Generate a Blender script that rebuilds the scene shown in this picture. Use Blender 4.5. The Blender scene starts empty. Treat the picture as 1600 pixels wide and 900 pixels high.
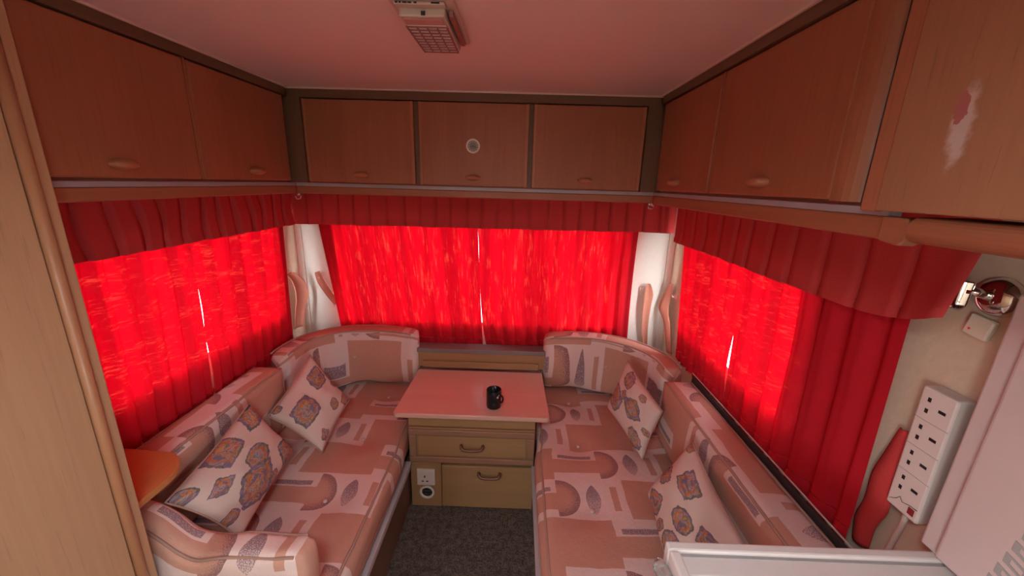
import bpy, bmesh, math, random
from mathutils import Vector, Matrix, noise as mnoise

random.seed(7)
scene = bpy.context.scene
COL = scene.collection
PI = math.pi

# ------------------------------------------------------------------ camera
cam_data = bpy.data.cameras.new('camera')
cam_data.sensor_fit = 'HORIZONTAL'
cam_data.sensor_width = 36.0
cam_data.lens = 608.8 / 1600.0 * 36.0
cam_data.clip_start = 0.02
cam = bpy.data.objects.new('camera', cam_data)
COL.objects.link(cam)
_p, _y, _r = 0.262, -0.012, 0.028
_fw = Vector((math.sin(_y)*math.cos(_p), math.cos(_y)*math.cos(_p), -math.sin(_p)))
_rt = Vector((math.cos(_y), -math.sin(_y), 0))
_up = _rt.cross(_fw)
_r2 = _rt*math.cos(_r) + _up*math.sin(_r)
_u2 = -_rt*math.sin(_r) + _up*math.cos(_r)
cam.matrix_world = Matrix(((_r2.x, _u2.x, -_fw.x, 0.188), (_r2.y, _u2.y, -_fw.y, 0.0),
                           (_r2.z, _u2.z, -_fw.z, 1.55), (0, 0, 0, 1)))
scene.camera = cam

# ------------------------------------------------------------------ sky, exposure
world = bpy.data.worlds.new('overcast_sky')
scene.world = world
world.use_nodes = True
bg = world.node_tree.nodes['Background']
bg.inputs['Color'].default_value = (0.93, 0.96, 1.0, 1)
bg.inputs['Strength'].default_value = 32.0
scene.view_settings.view_transform = 'Standard'
scene.view_settings.look = 'None'
scene.view_settings.exposure = 0.22
scene.view_settings.gamma = 1.0
scene.view_settings.use_curve_mapping = False

def portal(loc, direction, sx, sy):
    """marks a window opening to the sky for the renderer (gives no light of its own)"""
    l = bpy.data.lights.new('window_daylight', 'AREA')
    l.shape = 'RECTANGLE'; l.size = sx; l.size_y = sy
    l.cycles.is_portal = True
    o = bpy.data.objects.new('window_daylight', l)
    o.location = loc
    o.rotation_euler = Vector(direction).to_track_quat('-Z', 'Y').to_euler()
    COL.objects.link(o)

# windows: (axis position, span along wall, z span)
WIN_L = (0.80, 1.94, 0.84, 1.40)
WIN_R = (1.06, 1.945, 0.84, 1.40)
WIN_F = (-0.84, 0.80, 0.74, 1.40)
WIN_K = (-1.25, -0.60, 1.02, 1.48)     # kitchen window, cooker side, behind the photographer
WIN_D = (-2.0, -1.35, 0.85, 1.60)        # upper half of the entrance door, wardrobe side
XW, YF, YB, ZC = 1.05, 2.15, -2.3, 1.885
WIN_FILL = (-0.20, 0.20, -0.42, 0.02)     # unseen roof light, added above the camera for neutral fill
portal((-XW-.04, (WIN_L[0]+WIN_L[1])/2, (WIN_L[2]+WIN_L[3])/2), (1, 0, 0), WIN_L[1]-WIN_L[0], WIN_L[3]-WIN_L[2])
portal((XW+.04, (WIN_R[0]+WIN_R[1])/2, (WIN_R[2]+WIN_R[3])/2), (-1, 0, 0), WIN_R[1]-WIN_R[0], WIN_R[3]-WIN_R[2])
portal(((WIN_F[0]+WIN_F[1])/2, YF+.04, (WIN_F[2]+WIN_F[3])/2), (0, -1, 0), WIN_F[1]-WIN_F[0], WIN_F[3]-WIN_F[2])
portal((XW+.04, (WIN_K[0]+WIN_K[1])/2, (WIN_K[2]+WIN_K[3])/2), (-1, 0, 0), WIN_K[1]-WIN_K[0], WIN_K[3]-WIN_K[2])
portal((-XW-.04, (WIN_D[0]+WIN_D[1])/2, (WIN_D[2]+WIN_D[3])/2), (1, 0, 0), WIN_D[1]-WIN_D[0], WIN_D[3]-WIN_D[2])
portal(((WIN_FILL[0]+WIN_FILL[1])/2, (WIN_FILL[2]+WIN_FILL[3])/2, ZC+.06), (0, 0, -1), WIN_FILL[1]-WIN_FILL[0], WIN_FILL[3]-WIN_FILL[2])

# ------------------------------------------------------------------ shader helpers
class X:
    """a value in a node tree; arithmetic builds math nodes"""
    nt = None
    def __init__(self, s): self.s = s
    @staticmethod
    def op(name, *a, clamp=False):
        n = X.nt.nodes.new('ShaderNodeMath'); n.operation = name; n.use_clamp = clamp
        for i, v in enumerate(a):
            if isinstance(v, X): X.nt.links.new(v.s, n.inputs[i])
            else: n.inputs[i].default_value = v
        return X(n.outputs[0])
    def __add__(s, o): return X.op('ADD', s, o)
    __radd__ = __add__
    def __sub__(s, o): return X.op('SUBTRACT', s, o)
    def __rsub__(s, o): return X.op('SUBTRACT', o, s)
    def __mul__(s, o): return X.op('MULTIPLY', s, o)
    __rmul__ = __mul__
    def __truediv__(s, o): return X.op('DIVIDE', s, o)
    def __lt__(s, o): return X.op('LESS_THAN', s, o)
    def __gt__(s, o): return X.op('GREATER_THAN', s, o)
def xfloor(a): return X.op('FLOOR', a)
def xmod(a, b): return X.op('FLOORED_MODULO', a, b)
def xabs(a): return X.op('ABSOLUTE', a)
def xmax(a, b): return X.op('MAXIMUM', a, b)
def xmin(a, b): return X.op('MINIMUM', a, b)
def xsqrt(a): return X.op('SQRT', a)
def clamp01(a): return X.op('ADD', a, 0.0, clamp=True)
def sock(v): return v.s if isinstance(v, X) else v
def node(kind, **props):
    n = X.nt.nodes.new(kind)
    for k, v in props.items(): setattr(n, k, v)
    return n
def link(a, b): X.nt.links.new(sock(a), b)
def setin(n, key, v):
    if v is None: return
    if isinstance(v, X): X.nt.links.new(v.s, n.inputs[key])
    elif isinstance(v, bpy.types.NodeSocket): X.nt.links.new(v, n.inputs[key])
    else: n.inputs[key].default_value = v
def rgb(c): return (c[0], c[1], c[2], 1.0)
def mixc(fac, a, b):
    n = node('ShaderNodeMix', data_type='RGBA')
    setin(n, 0, fac)
    setin(n, 6, rgb(a) if isinstance(a, tuple) else a)
    setin(n, 7, rgb(b) if isinstance(b, tuple) else b)
    return n.outputs[2]
def mapping(vec, scale=(1, 1, 1), loc=(0, 0, 0)):
    n = node('ShaderNodeMapping'); link(vec, n.inputs[0])
    n.inputs['Scale'].default_value = scale; n.inputs['Location'].default_value = loc
    return n.outputs[0]
def noisef(vec, scale=5, detail=3, rough=.55, dist=0.0):
    n = node('ShaderNodeTexNoise'); link(vec, n.inputs['Vector'])
    n.inputs['Scale'].default_value = scale; n.inputs['Detail'].default_value = detail
    n.inputs['Roughness'].default_value = rough; n.inputs['Distortion'].default_value = dist
    return X(n.outputs['Fac'])
def smooth(a, lo, hi):
    n = node('ShaderNodeMapRange', interpolation_type='SMOOTHSTEP')
    setin(n, 0, a); n.inputs[1].default_value = lo; n.inputs[2].default_value = hi
    return X(n.outputs[0])
def coords(kind='Object'):
    return node('ShaderNodeTexCoord').outputs[kind]
def sep(vec):
    n = node('ShaderNodeSeparateXYZ'); link(vec, n.inputs[0])
    return X(n.outputs[0]), X(n.outputs[1]), X(n.outputs[2])
def begin(name):
    m = bpy.data.materials.new(name); m.use_nodes = True
    X.nt = m.node_tree; X.nt.nodes.clear()
    out = node('ShaderNodeOutputMaterial')
    return m, out
def principled(out, color, rough=.5, spec=.5, metal=0.0, bump=None, bstr=.2, bdist=.005, **kw):
    p = node('ShaderNodeBsdfPrincipled')
    setin(p, 'Base Color', rgb(color) if isinstance(color, tuple) else color)
    setin(p, 'Roughness', rough); setin(p, 'Specular IOR Level', spec); setin(p, 'Metallic', metal)
    for k, v in kw.items(): setin(p, k, v)
    if bump is not None:
        b = node('ShaderNodeBump'); b.inputs['Strength'].default_value = bstr
        b.inputs['Distance'].default_value = bdist
        link(bump, b.inputs['Height']); link(b.outputs[0], p.inputs['Normal'])
    link(p.outputs[0], out.inputs[0])
    return p
MAT = {}
def plain(name, color, rough=.5, metal=0.0, spec=.5, var=.06, scale=30, bstr=.05, **kw):
    m, out = begin(name)
    c = coords()
    n = noisef(c, scale, 4)
    k = tuple(max(0, x*(1-var)) for x in color); l = tuple(min(1, x*(1+var)) for x in color)
    principled(out, mixc(n, k, l), rough, spec, metal, n, bstr, **kw)
    MAT[name] = m; return m
def wood(name, axis, dark, light, rough=.42, fine=90, spec=.4):
    m, out = begin(name)
    c = coords()
    s = [1.0, 1.0, 1.0]; s['xyz'.index(axis)] = 0.032
    v = mapping(c, tuple(s))
    broad = noisef(v, 9, 3, .5, .6)
    fineg = noisef(v, fine, 3, .6)
    pores = noisef(v, fine*2.6, 2, .5)
    t = clamp01(broad*.75 + fineg*.55 - .12)
    col = mixc(t, dark, light)
    col = mixc(smooth(pores, .60, .72)*.22, col, tuple(x*.55 for x in dark))
    principled(out, col, rough, spec, 0, fineg, .08, .002)
    MAT[name] = m; return m

for ax in 'xyz':
    wood('oak_'+ax, ax, (.30, .155, .078), (.46, .265, .145))
    wood('dark_oak_'+ax, ax, (.115, .055, .030), (.17, .088, .050))
    wood('beech_'+ax, ax, (.36, .155, .075), (.47, .22, .115), .38)
for ax in 'xyz':
    wood('locker_edge_'+ax, ax, (.33, .115, .058), (.43, .165, .085), .40)
    wood('locker_oak_'+ax, ax, (.255, .080, .038), (.375, .130, .066), .45)
for ax in 'xz':
    wood('wardrobe_oak_'+ax, ax, (.36, .20, .105), (.54, .325, .185))
wood('table_laminate', 'x', (.62, .36, .29), (.72, .46, .38), .30)
wood('drawer_wood', 'x', (.32, .18, .085), (.42, .25, .125), .42)
wood('moulding_wood', 'x', (.27, .14, .085), (.36, .20, .13), .42)
wood('shelf_wood', 'y', (.40, .15, .05), (.55, .235, .085), .35)
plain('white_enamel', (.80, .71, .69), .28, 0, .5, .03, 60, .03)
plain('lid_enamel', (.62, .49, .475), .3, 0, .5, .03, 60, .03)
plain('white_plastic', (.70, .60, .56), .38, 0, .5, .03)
plain('grey_strip', (.50, .47, .50), .4, 0, .5, .05)
plain('cap_grey', (.33, .28, .30), .4)
plain('grey_print', (.24, .23, .24), .5)
plain('grey_marking', (.36, .34, .34), .5)
plain('black_glaze', (.010, .010, .012), .16)
plain('black_hole', (.012, .010, .010), .6)
plain('chrome', (.80, .78, .77), .10, 1.0, .5, .01)
plain('bronze_pull', (.20, .085, .045), .35)
plain('cream_clock', (.74, .66, .54), .4)
plain('clock_dial', (.20, .18, .18), .5)
plain('red_neon', (.25, .02, .02), .3)
plain('cable_white', (.62, .52, .47), .5)
plain('pink_plastic', (.55, .30, .27), .45)
plain('lamp_plastic', (.60, .46, .40), .45)
plain('lamp_brown', (.30, .12, .10), .5)  # dark red-brown for the lens bars and side fin
plain('lens_white', (.92, .88, .84), .25)
plain('ceiling_bead', (.70, .52, .46), .5)
plain('sill_grey', (.20, .18, .18), .5)
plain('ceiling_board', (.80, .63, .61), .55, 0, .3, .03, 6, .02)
plain('wall_vinyl', (.66, .51, .38), .7, 0, .25, .10, 55, .25)
plain('front_vinyl', (.70, .68, .62), .7, 0, .25, .05, 55, .18)
plain('frame_grey', (.35, .34, .33), .5)
plain('dark_rubber', (.035, .03, .03), .7)
plain('gravel_ground', (.30, .28, .25), .9, 0, .1, .3, 3)
plain('piping_pink', (.44, .27, .22), .8, 0, .1, .1, 200)
plain('button_cloth', (.60, .46, .40), .7)
plain('bench_board', (.20, .115, .075), .5, 0, .4, .12, 12)

def m_carpet():
    m, out = begin('carpet')
    c = coords()
    a = noisef(c, 130, 3, .7); b = noisef(c, 38, 3, .6); d = noisef(c, 5, 2)
    t = smooth(a*.6+b*.4, .36, .66)
    col = mixc(t, (.070, .056, .050), (.27, .225, .195))
    col = mixc(d*.35, col, (.16, .12, .10))
    principled(out, col, .95, .1, 0, a, .9, .012)
    MAT['carpet'] = m
m_carpet()

def m_curtain(name, horizontal):
    """red cotton slub: lets daylight through, redder than it reflects"""
    m, out = begin(name)
    uv = coords('UV')
    if horizontal:
        slub = noisef(mapping(uv, (26, 150, 1)), 1.0, 4, .65)
        patch = noisef(mapping(uv, (9, 22, 1), (3, 1, 0)), 1.0, 2)
    else:
        slub = noisef(mapping(uv, (120, 12, 1)), 1.0, 4, .65)
        patch = noisef(mapping(uv, (26, 5, 1), (3, 1, 0)), 1.0, 2)
    weave = noisef(mapping(uv, (420, 420, 1)), 1.0, 2, .6)
    cross = noisef(mapping(uv, (20, 330, 1)), 1.0, 2, .6)
    t = smooth(slub*.6 + patch*.4, .52, .64)*(smooth(weave, .30, .60)*.4+smooth(cross, .4, .6)*.6)
    fold_streak = smooth(noisef(mapping(uv, (11, .5, 1), (7, 0, 0)), 1.0, 3, .6), .38, .62)  # random dark streaks, fold shade painted into the transmitted colour
    tc = mixc(fold_streak, (.40, .0003, .006), (.84, .0010, .011))
    tc = mixc(t, tc, (1.0, .050, .032) if horizontal else (1.0, .070, .042))
    tc = mixc(smooth(weave, .42, .75)*.35, tc, (.40, .0005, .006))
    dc = mixc(weave, (.42, .010, .022), (.52, .020, .030))
    d = node('ShaderNodeBsdfDiffuse'); link(dc, d.inputs[0])
    tr = node('ShaderNodeBsdfTranslucent'); link(tc, tr.inputs[0])
    b = node('ShaderNodeBump'); b.inputs['Strength'].default_value = .25; b.inputs['Distance'].default_value = .002
    link(weave, b.inputs['Height']); link(b.outputs[0], d.inputs['Normal'])
    mx = node('ShaderNodeMixShader'); mx.inputs[0].default_value = .080
    link(d.outputs[0], mx.inputs[1]); link(tr.outputs[0], mx.inputs[2])
    link(mx.outputs[0], out.inputs[0])
    MAT[name] = m
m_curtain('curtain_side', True)
m_curtain('curtain_front', False)

def m_valance(name, trans):
    m, out = begin(name)
    uv = coords('UV')
    weave = noisef(mapping(uv, (300, 300, 1)), 1.0, 2, .6)
    dc = mixc(weave, (.47, .038, .045), (.58, .075, .068))
    d = node('ShaderNodeBsdfDiffuse'); link(dc, d.inputs[0])
    tr = node('ShaderNodeBsdfTranslucent'); tr.inputs[0].default_value = (.70, .006, .02, 1)
    mx = node('ShaderNodeMixShader'); mx.inputs[0].default_value = trans
    link(d.outputs[0], mx.inputs[1]); link(tr.outputs[0], mx.inputs[2])
    link(mx.outputs[0], out.inputs[0])
    MAT[name] = m
m_valance('valance_cloth', .05)
plain('tieback_cloth', (.50, .20, .14), .85, 0, .1, .12, 120)

def m_pane():
    m, out = begin('window_pane')
    t = node('ShaderNodeBsdfTransparent'); t.inputs[0].default_value = (.95, .97, .96, 1)
    g = node('ShaderNodeBsdfGlossy'); g.inputs['Roughness'].default_value = .03
    mx = node('ShaderNodeMixShader'); mx.inputs[0].default_value = .06
    link(t.outputs[0], mx.inputs[1]); link(g.outputs[0], mx.inputs[2]); link(mx.outputs[0], out.inputs[0])
    MAT['window_pane'] = m
m_pane()
def m_clear():
    m, out = begin('clear_plastic')
    principled(out, (.92, .92, .92), .08, .5, 0, None, **{'Transmission Weight': .85, 'IOR': 1.4})
    MAT['clear_plastic'] = m
m_clear()

def m_upholstery(name, tone=1.0):
    """patchwork weave: tan blocks, pale blocks with half discs, leaves and bars, speckled plum"""
    m, out = begin(name)
    uv = coords('UV')
    warp = noisef(mapping(uv, (14, 14, 1)), 1.0, 2)
    u, v, _ = sep(uv)
    C = .185
    cu = u/C + (warp-.5)*.05; cv = v/C + (warp-.5)*.05
    iu = xfloor(cu); iv = xfloor(cv); fu = cu-iu; fv = cv-iv
    ty = xmod(iu + xmod(iv, 2.0)*2.0 + xfloor(iv/2.0), 4.0)
    t0 = ty < .5; t1 = (ty > .5)*(ty < 1.5); t2 = (ty > 1.5)*(ty < 2.5); t3 = ty > 2.5
    dr = xsqrt(fu*fu + (fv-.5)*(fv-.5))
    disc = (dr < .47)
    l1 = xsqrt((fu-.42)*(fu-.42)+(fv-.5)*(fv-.5)); l2 = xsqrt((fu-1.08)*(fu-1.08)+(fv-.5)*(fv-.5))
    leaf = (l1 < .48)*(l2 < .48)
    bar = (fu > .13)*(fu < .27)*(fv > .2)*(fv < .8)
    right = fu > .42
    band = (fv > .2)*(fv < .62)
    pbar = (fv > .66)*(fv < .78)*(fu > .12)*(fu < .88)
    tan_m = xmax(xmax(t0*disc, t1*xmax(bar, right)), xmax(t2, t3*band))
    spk = noisef(mapping(uv, (330, 330, 1)), 1.0, 2, .6)
    edge = smooth(dr, .18, .47)
    speck = (spk > (.66 - .22*edge))*t0*disc
    lspeck = (spk > (.57 - .26*fv))*t0*leaf
    plum = xmax(xmax(speck, lspeck), t3*pbar*(spk > .40))
    weave = noisef(mapping(uv, (60, 420, 1)), 1.0, 3, .6)
    weave2 = noisef(mapping(uv, (420, 60, 1)), 1.0, 3, .6)
    cell = noisef(mapping(uv, (3.1, 3.1, 1)), 1.0, 1)
    k = tone
    tan = mixc(weave, (.48*k, .25*k, .19*k), (.60*k, .335*k, .26*k))
    tan = mixc(t2*.30, tan, (.54*k, .265*k, .20*k))
    pale = mixc(weave2, (.66*k, .50*k, .47*k), (.77*k, .61*k, .58*k))
    col = mixc(tan_m, pale, tan)
    col = mixc(plum*.80, col, (.20*k, .115*k, .15*k))
    b = weave + weave2 + noisef(mapping(uv, (11, 11, 1)), 1.0, 3)*6.0
    principled(out, col, .88, .15, 0, b, .30, .004)
    MAT[name] = m
m_upholstery('upholstery')
m_upholstery('upholstery_lit', 1.22)  # lighter copy of the fabric, stronger light put into its colour

def m_scatter(name, base, meds, seed):
    """pale cotton printed with ornate medallions; meds = (u, v, size, kind, turn)"""
    m, out = begin(name)
    uv = coords('UV')
    wob = noisef(mapping(uv, (16, 16, 1), (seed, seed, 0)), 1.0, 2)
    u, v, _ = sep(uv)
    body = None; ring = None; inner = None
    for (mu, mv, sz, kind, turn) in meds:
        sz *= 1.22
        ca, sa = math.cos(turn), math.sin(turn)
        du = u-mu; dv = v-mv
        x = du*ca + dv*sa; y = dv*ca - du*sa
        ax = xabs(x); ay = xabs(y)
        if kind == 'square': r = xmax(ax, ay)*.8 + (ax+ay)*.12
        elif kind == 'diamond': r = (ax + ay)*.72 + xmax(ax, ay)*.10
        else: r = xsqrt(x*x + y*y)
        r = r + (wob-.5)*.055
        a = r < sz; b = (r < sz)*(r > sz*.84); ci = (r < sz*.66)*(r > sz*.54)
        body = a if body is None else xmax(body, a)
        ring = b if ring is None else xmax(ring, b)
        inner = ci if inner is None else xmax(inner, ci)
    sw = noisef(mapping(uv, (10, 10, 1), (seed*2.1, 0, 0)), 1.0, 2, .5, 1.0)
    sw2 = noisef(mapping(uv, (9, 9, 1), (0, seed*1.7, 0)), 1.0, 2, .5, 1.5)
    col = mixc(smooth(sw, .41, .43), (.16, .15, .27), (.60, .22, .05))
    col = mixc(smooth(sw, .48, .50), col, (.38, .30, .42))
    col = mixc(smooth(sw, .54, .56), col, (.19, .22, .14))
    col = mixc(smooth(sw, .60, .62), col, (.62, .30, .12))
    lines = xabs(xmod(sw2*14.0, 1.0)-.5)
    col = mixc((lines < .10)*.60, col, (.06, .065, .065))
    weave = noisef(mapping(uv, (300, 300, 1)), 1.0, 2)
    ground = mixc(weave, tuple(c*.93 for c in base), base)
    c2 = mixc(body*.92, ground, col)
    c2 = mixc(inner*.7, c2, (.50, .17, .05))
    c2 = mixc(ring*.8, c2, mixc(sw2 > .5, (.21, .16, .27), (.12, .14, .11)))
    principled(out, c2, .85, .15, 0, noisef(mapping(uv, (7, 7, 1)), 1.0, 4)*4.0 + weave, .30, .006)
    MAT[name] = m

def m_worn():
    """cupboard door: oak with a scuffed, peeled patch"""
    m, out = begin('oak_scuffed')
    c = coords()
    v = mapping(c, (1, 1, .055))
    broad = noisef(v, 9, 3, .5, .6); fineg = noisef(v, 90, 3, .6); pores = noisef(v, 240, 2)
    col = mixc(clamp01(broad*.75+fineg*.55-.12), (.27, .115, .060), (.42, .195, .108))
    col = mixc(smooth(pores, .60, .72)*.35, col, (.16, .085, .043))
    x, y, z = sep(c)
    yy = (y-.413)/.014; zz = (z-.110)/.050
    r = xsqrt(yy*yy+zz*zz) + (noisef(c, 90, 3)-.5)*1.1
    col = mixc(smooth(1.15-r, 0, .7)*.75, col, (.58, .47, .44))
    yy2 = (y-.419)/.009; zz2 = (z-.132)/.020
    r2 = xsqrt(yy2*yy2+zz2*zz2) + (noisef(c, 120, 2)-.5)*1.0
    col = mixc(r2 < .9, col, (.40, .13, .12))
    principled(out, col, .42, .4, 0, fineg, .08, .002)
    MAT['oak_scuffed'] = m
m_worn()

def m_enamel_specks():
    m, out = begin('white_enamel_marked')
    c = coords()
    n = noisef(c, 60, 3); s = noisef(c, 75, 1); g = noisef(c, 6, 4, .6)
    col = mixc(n, (.78, .70, .69), (.83, .75, .74))
    col = mixc(smooth(g, .55, .8)*.25, col, (.50, .42, .36))
    col = mixc((s > .80), col, (.20, .15, .13))
    principled(out, col, .26, .5)
    MAT['white_enamel_marked'] = m
m_enamel_specks()

# ------------------------------------------------------------------ mesh helpers
class MB:
    def __init__(self): self.v = []; self.f = []; self.uv = {}
    def box(self, x0, x1, y0, y1, z0, z1):
        x0, x1 = min(x0, x1), max(x0, x1); y0, y1 = min(y0, y1), max(y0, y1); z0, z1 = min(z0, z1), max(z0, z1)
        b = len(self.v)
        self.v += [(x0, y0, z0), (x1, y0, z0), (x1, y1, z0), (x0, y1, z0), (x0, y0, z1), (x1, y0, z1), (x1, y1, z1), (x0, y1, z1)]
        self.f += [tuple(b+i for i in q) for q in ((0, 3, 2, 1), (4, 5, 6, 7), (0, 1, 5, 4), (1, 2, 6, 5), (2, 3, 7, 6), (3, 0, 4, 7))]
        return self
    def obox(self, c, ax, ay, az, hx, hy, hz):
        """box with its own axes"""
        b = len(self.v); c = Vector(c); ax = Vector(ax).normalized()*hx; ay = Vector(ay).normalized()*hy; az = Vector(az).normalized()*hz
        for sz in (-1, 1):
            for sx, sy in ((-1, -1), (1, -1), (1, 1), (-1, 1)):
                self.v.append(tuple(c + ax*sx + ay*sy + az*sz))
        self.f += [tuple(b+i for i in q) for q in ((0, 3, 2, 1), (4, 5, 6, 7), (0, 1, 5, 4), (1, 2, 6, 5), (2, 3, 7, 6), (3, 0, 4, 7))]
        return self
    def tube(self, path, r, n=8, caps=True, rz=None):
        pts = [Vector(p) for p in path]; b = len(self.v); m = len(pts)
        rs = r if isinstance(r, (list, tuple)) else [r]*m
        prev = None
        for i, p in enumerate(pts):
            t = (pts[min(i+1, m-1)]-pts[max(i-1, 0)]).normalized()
            if prev is None:
                a = t.orthogonal().normalized()
            else:
                a = (prev - t*prev.dot(t)).normalized()
            prev = a; c = t.cross(a)
            for k in range(n):
                w = 2*PI*k/n
                self.v.append(tuple(p + (a*math.cos(w) + c*math.sin(w))*rs[i]))
        for i in range(m-1):
            for k in range(n):
                k2 = (k+1) % n
                self.f.append((b+i*n+k, b+i*n+k2, b+(i+1)*n+k2, b+(i+1)*n+k))
        if caps:
            self.f.append(tuple(b+k for k in reversed(range(n)))); self.f.append(tuple(b+(m-1)*n+k for k in range(n)))
        return self
    def lathe(self, c, axis, prof, n=24):
        """prof = (radius, height along axis) list"""
        c = Vector(c); t = Vector(axis).normalized(); a = t.orthogonal().normalized(); d = t.cross(a); b = len(self.v); m = len(prof)
        for r, h in prof:
            for k in range(n):
                w = 2*PI*k/n
                self.v.append(tuple(c + t*h + (a*math.cos(w)+d*math.sin(w))*max(r, 1e-5)))
        for i in range(m-1):
            for k in range(n):
                k2 = (k+1) % n
                self.f.append((b+i*n+k, b+i*n+k2, b+(i+1)*n+k2, b+(i+1)*n+k))
        self.f.append(tuple(b+k for k in reversed(range(n)))); self.f.append(tuple(b+(m-1)*n+k for k in range(n)))
        return self
    def prism(self, poly, axis, a0, a1):
        """poly in the two other axes (order kept: x-y, x-z or y-z)"""
        b = len(self.v); n = len(poly)
        for a in (a0, a1):
            for p, q in poly:
                self.v.append({'x': (a, p, q), 'y': (p, a, q), 'z': (p, q, a)}[axis])
        self.f.append(tuple(b+i for i in reversed(range(n)))); self.f.append(tuple(b+n+i for i in range(n)))
        for i in range(n):
            j = (i+1) % n
            self.f.append((b+i, b+j, b+n+j, b+n+i))
        return self
    def grid(self, fn, nu, nv, us=1.0, vs=1.0, u0=0.0, v0=0.0, wrap=False):
        b = len(self.v)
        for j in range(nv+1):
            for i in range(nu+1):
                self.v.append(tuple(fn(i/nu, j/nv)))
        for j in range(nv):
            for i in range(nu):
                q = (b+j*(nu+1)+i, b+j*(nu+1)+i+1, b+(j+1)*(nu+1)+i+1, b+(j+1)*(nu+1)+i)
                self.uv[len(self.f)] = [(u0+us*ii/nu, v0+vs*jj/nv) for ii, jj in ((i, j), (i+1, j), (i+1, j+1), (i, j+1))]
                self.f.append(q)
        return self
    def build(self, name, mat, parent=None, smoothed=False, bevel=0.0, seg=2, weld=0.0):
        me = bpy.data.meshes.new(name)
        org = Vector(parent['_base']) if parent is not None else Vector((0, 0, 0))
        me.from_pydata([tuple(Vector(p)-org) for p in self.v], [], self.f)
        if self.uv:
            lay = me.uv_layers.new(name='UVMap')
            for pi, poly in enumerate(me.polygons):
                q = self.uv.get(pi)
                if q:
                    for li, c in zip(poly.loop_indices, q): lay.data[li].uv = c
        bm = bmesh.new(); bm.from_mesh(me)
        if weld: bmesh.ops.remove_doubles(bm, verts=bm.verts, dist=weld)
        if not self.uv or weld: bmesh.ops.recalc_face_normals(bm, faces=bm.faces)
        if bevel:
            ed = [e for e in bm.edges if len(e.link_faces) == 2 and e.calc_face_angle(0) > .5]
            bmesh.ops.bevel(bm, geom=ed, offset=bevel, segments=seg, affect='EDGES', profile=.5, clamp_overlap=True)
        bm.to_mesh(me); bm.free()
        if smoothed:
            for p in me.polygons: p.use_smooth = True
        me.materials.append(MAT[mat])
        o = bpy.data.objects.new(name, me); COL.objects.link(o)
        if parent is not None: o.parent = parent
        o['_base'] = tuple(org)
        return o

def B(x0, x1, y0, y1, z0, z1): return MB().box(x0, x1, y0, y1, z0, z1)
def thing(name, label, cat, base, group=None):
    o = bpy.data.objects.new(name, None); COL.objects.link(o)
    o.empty_display_size = .05
    o.location = base; o['_base'] = tuple(base)
    o['label'] = label; o['category'] = cat
    if group: o['group'] = group
    return o
def tag(o, label, cat, group=None):
    o['label'] = label; o['category'] = cat
    if group: o['group'] = group
    return o
def struct(o, label=None, cat=None):
    o['kind'] = 'structure'
    if label: o['label'] = label
    if cat: o['category'] = cat
    return o
def sroot(name, base, label, cat):
    return struct(thing(name, label, cat, base))

# ------------------------------------------------------------------ the shell
T = .03
def wall_side(name, sgn, wins, mat, label):
    mb = MB(); xs = (sgn*XW, sgn*(XW+T))
    cuts = sorted(wins); y = YB
    for (a, b, z0, z1) in cuts:
        mb.box(*xs, y, a, -.02, ZC+.02)
        mb.box(*xs, a, b, -.02, z0); mb.box(*xs, a, b, z1, ZC+.02)
        y = b
    mb.box(*xs, y, YF, -.02, ZC+.02)
    return struct(mb.build(name, mat), label, 'wall')
wall_side('wall_left', -1, [WIN_D, WIN_L], 'wall_vinyl', 'beige vinyl side wall behind the wardrobe-side bench')
wall_side('wall_right', 1, [WIN_K, WIN_R], 'wall_vinyl', 'beige vinyl side wall carrying the power strip')
mb = MB()
for (a, b, z0, z1) in ((-XW-T, WIN_F[0], -.02, ZC+.02), (WIN_F[1], XW+T, -.02, ZC+.02), (WIN_F[0], WIN_F[1], -.02, WIN_F[2]), (WIN_F[0], WIN_F[1], WIN_F[3], ZC+.02)):
    mb.box(a, b, YF, YF+T, z0, z1)
struct(mb.build('wall_front', 'front_vinyl'), 'cream textured end wall with pale corner panels', 'wall')
struct(B(-XW-T, XW+T, YB-T, YB, -.02, ZC+.02).build('wall_back', 'wall_vinyl'), 'beige vinyl wall closing the far kitchen end', 'wall')
struct(B(-XW-T, XW+T, YB-T, YF+T, -.05, 0).build('floor', 'carpet'), 'dark brown flecked carpet between the benches', 'floor')
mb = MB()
for (a, b, c, d) in ((-XW-T, XW+T, YB-T, WIN_FILL[2]), (-XW-T, XW+T, WIN_FILL[3], YF+T), (-XW-T, WIN_FILL[0], WIN_FILL[2], WIN_FILL[3]), (WIN_FILL[1], XW+T, WIN_FILL[2], WIN_FILL[3])):
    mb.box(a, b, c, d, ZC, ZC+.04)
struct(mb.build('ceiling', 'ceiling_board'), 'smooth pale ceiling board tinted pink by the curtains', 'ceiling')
struct(B(-30, 30, -30, 30, -.50, -.45).build('ground', 'gravel_ground'), 'pale gravel pitch outside the caravan', 'ground')

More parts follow.
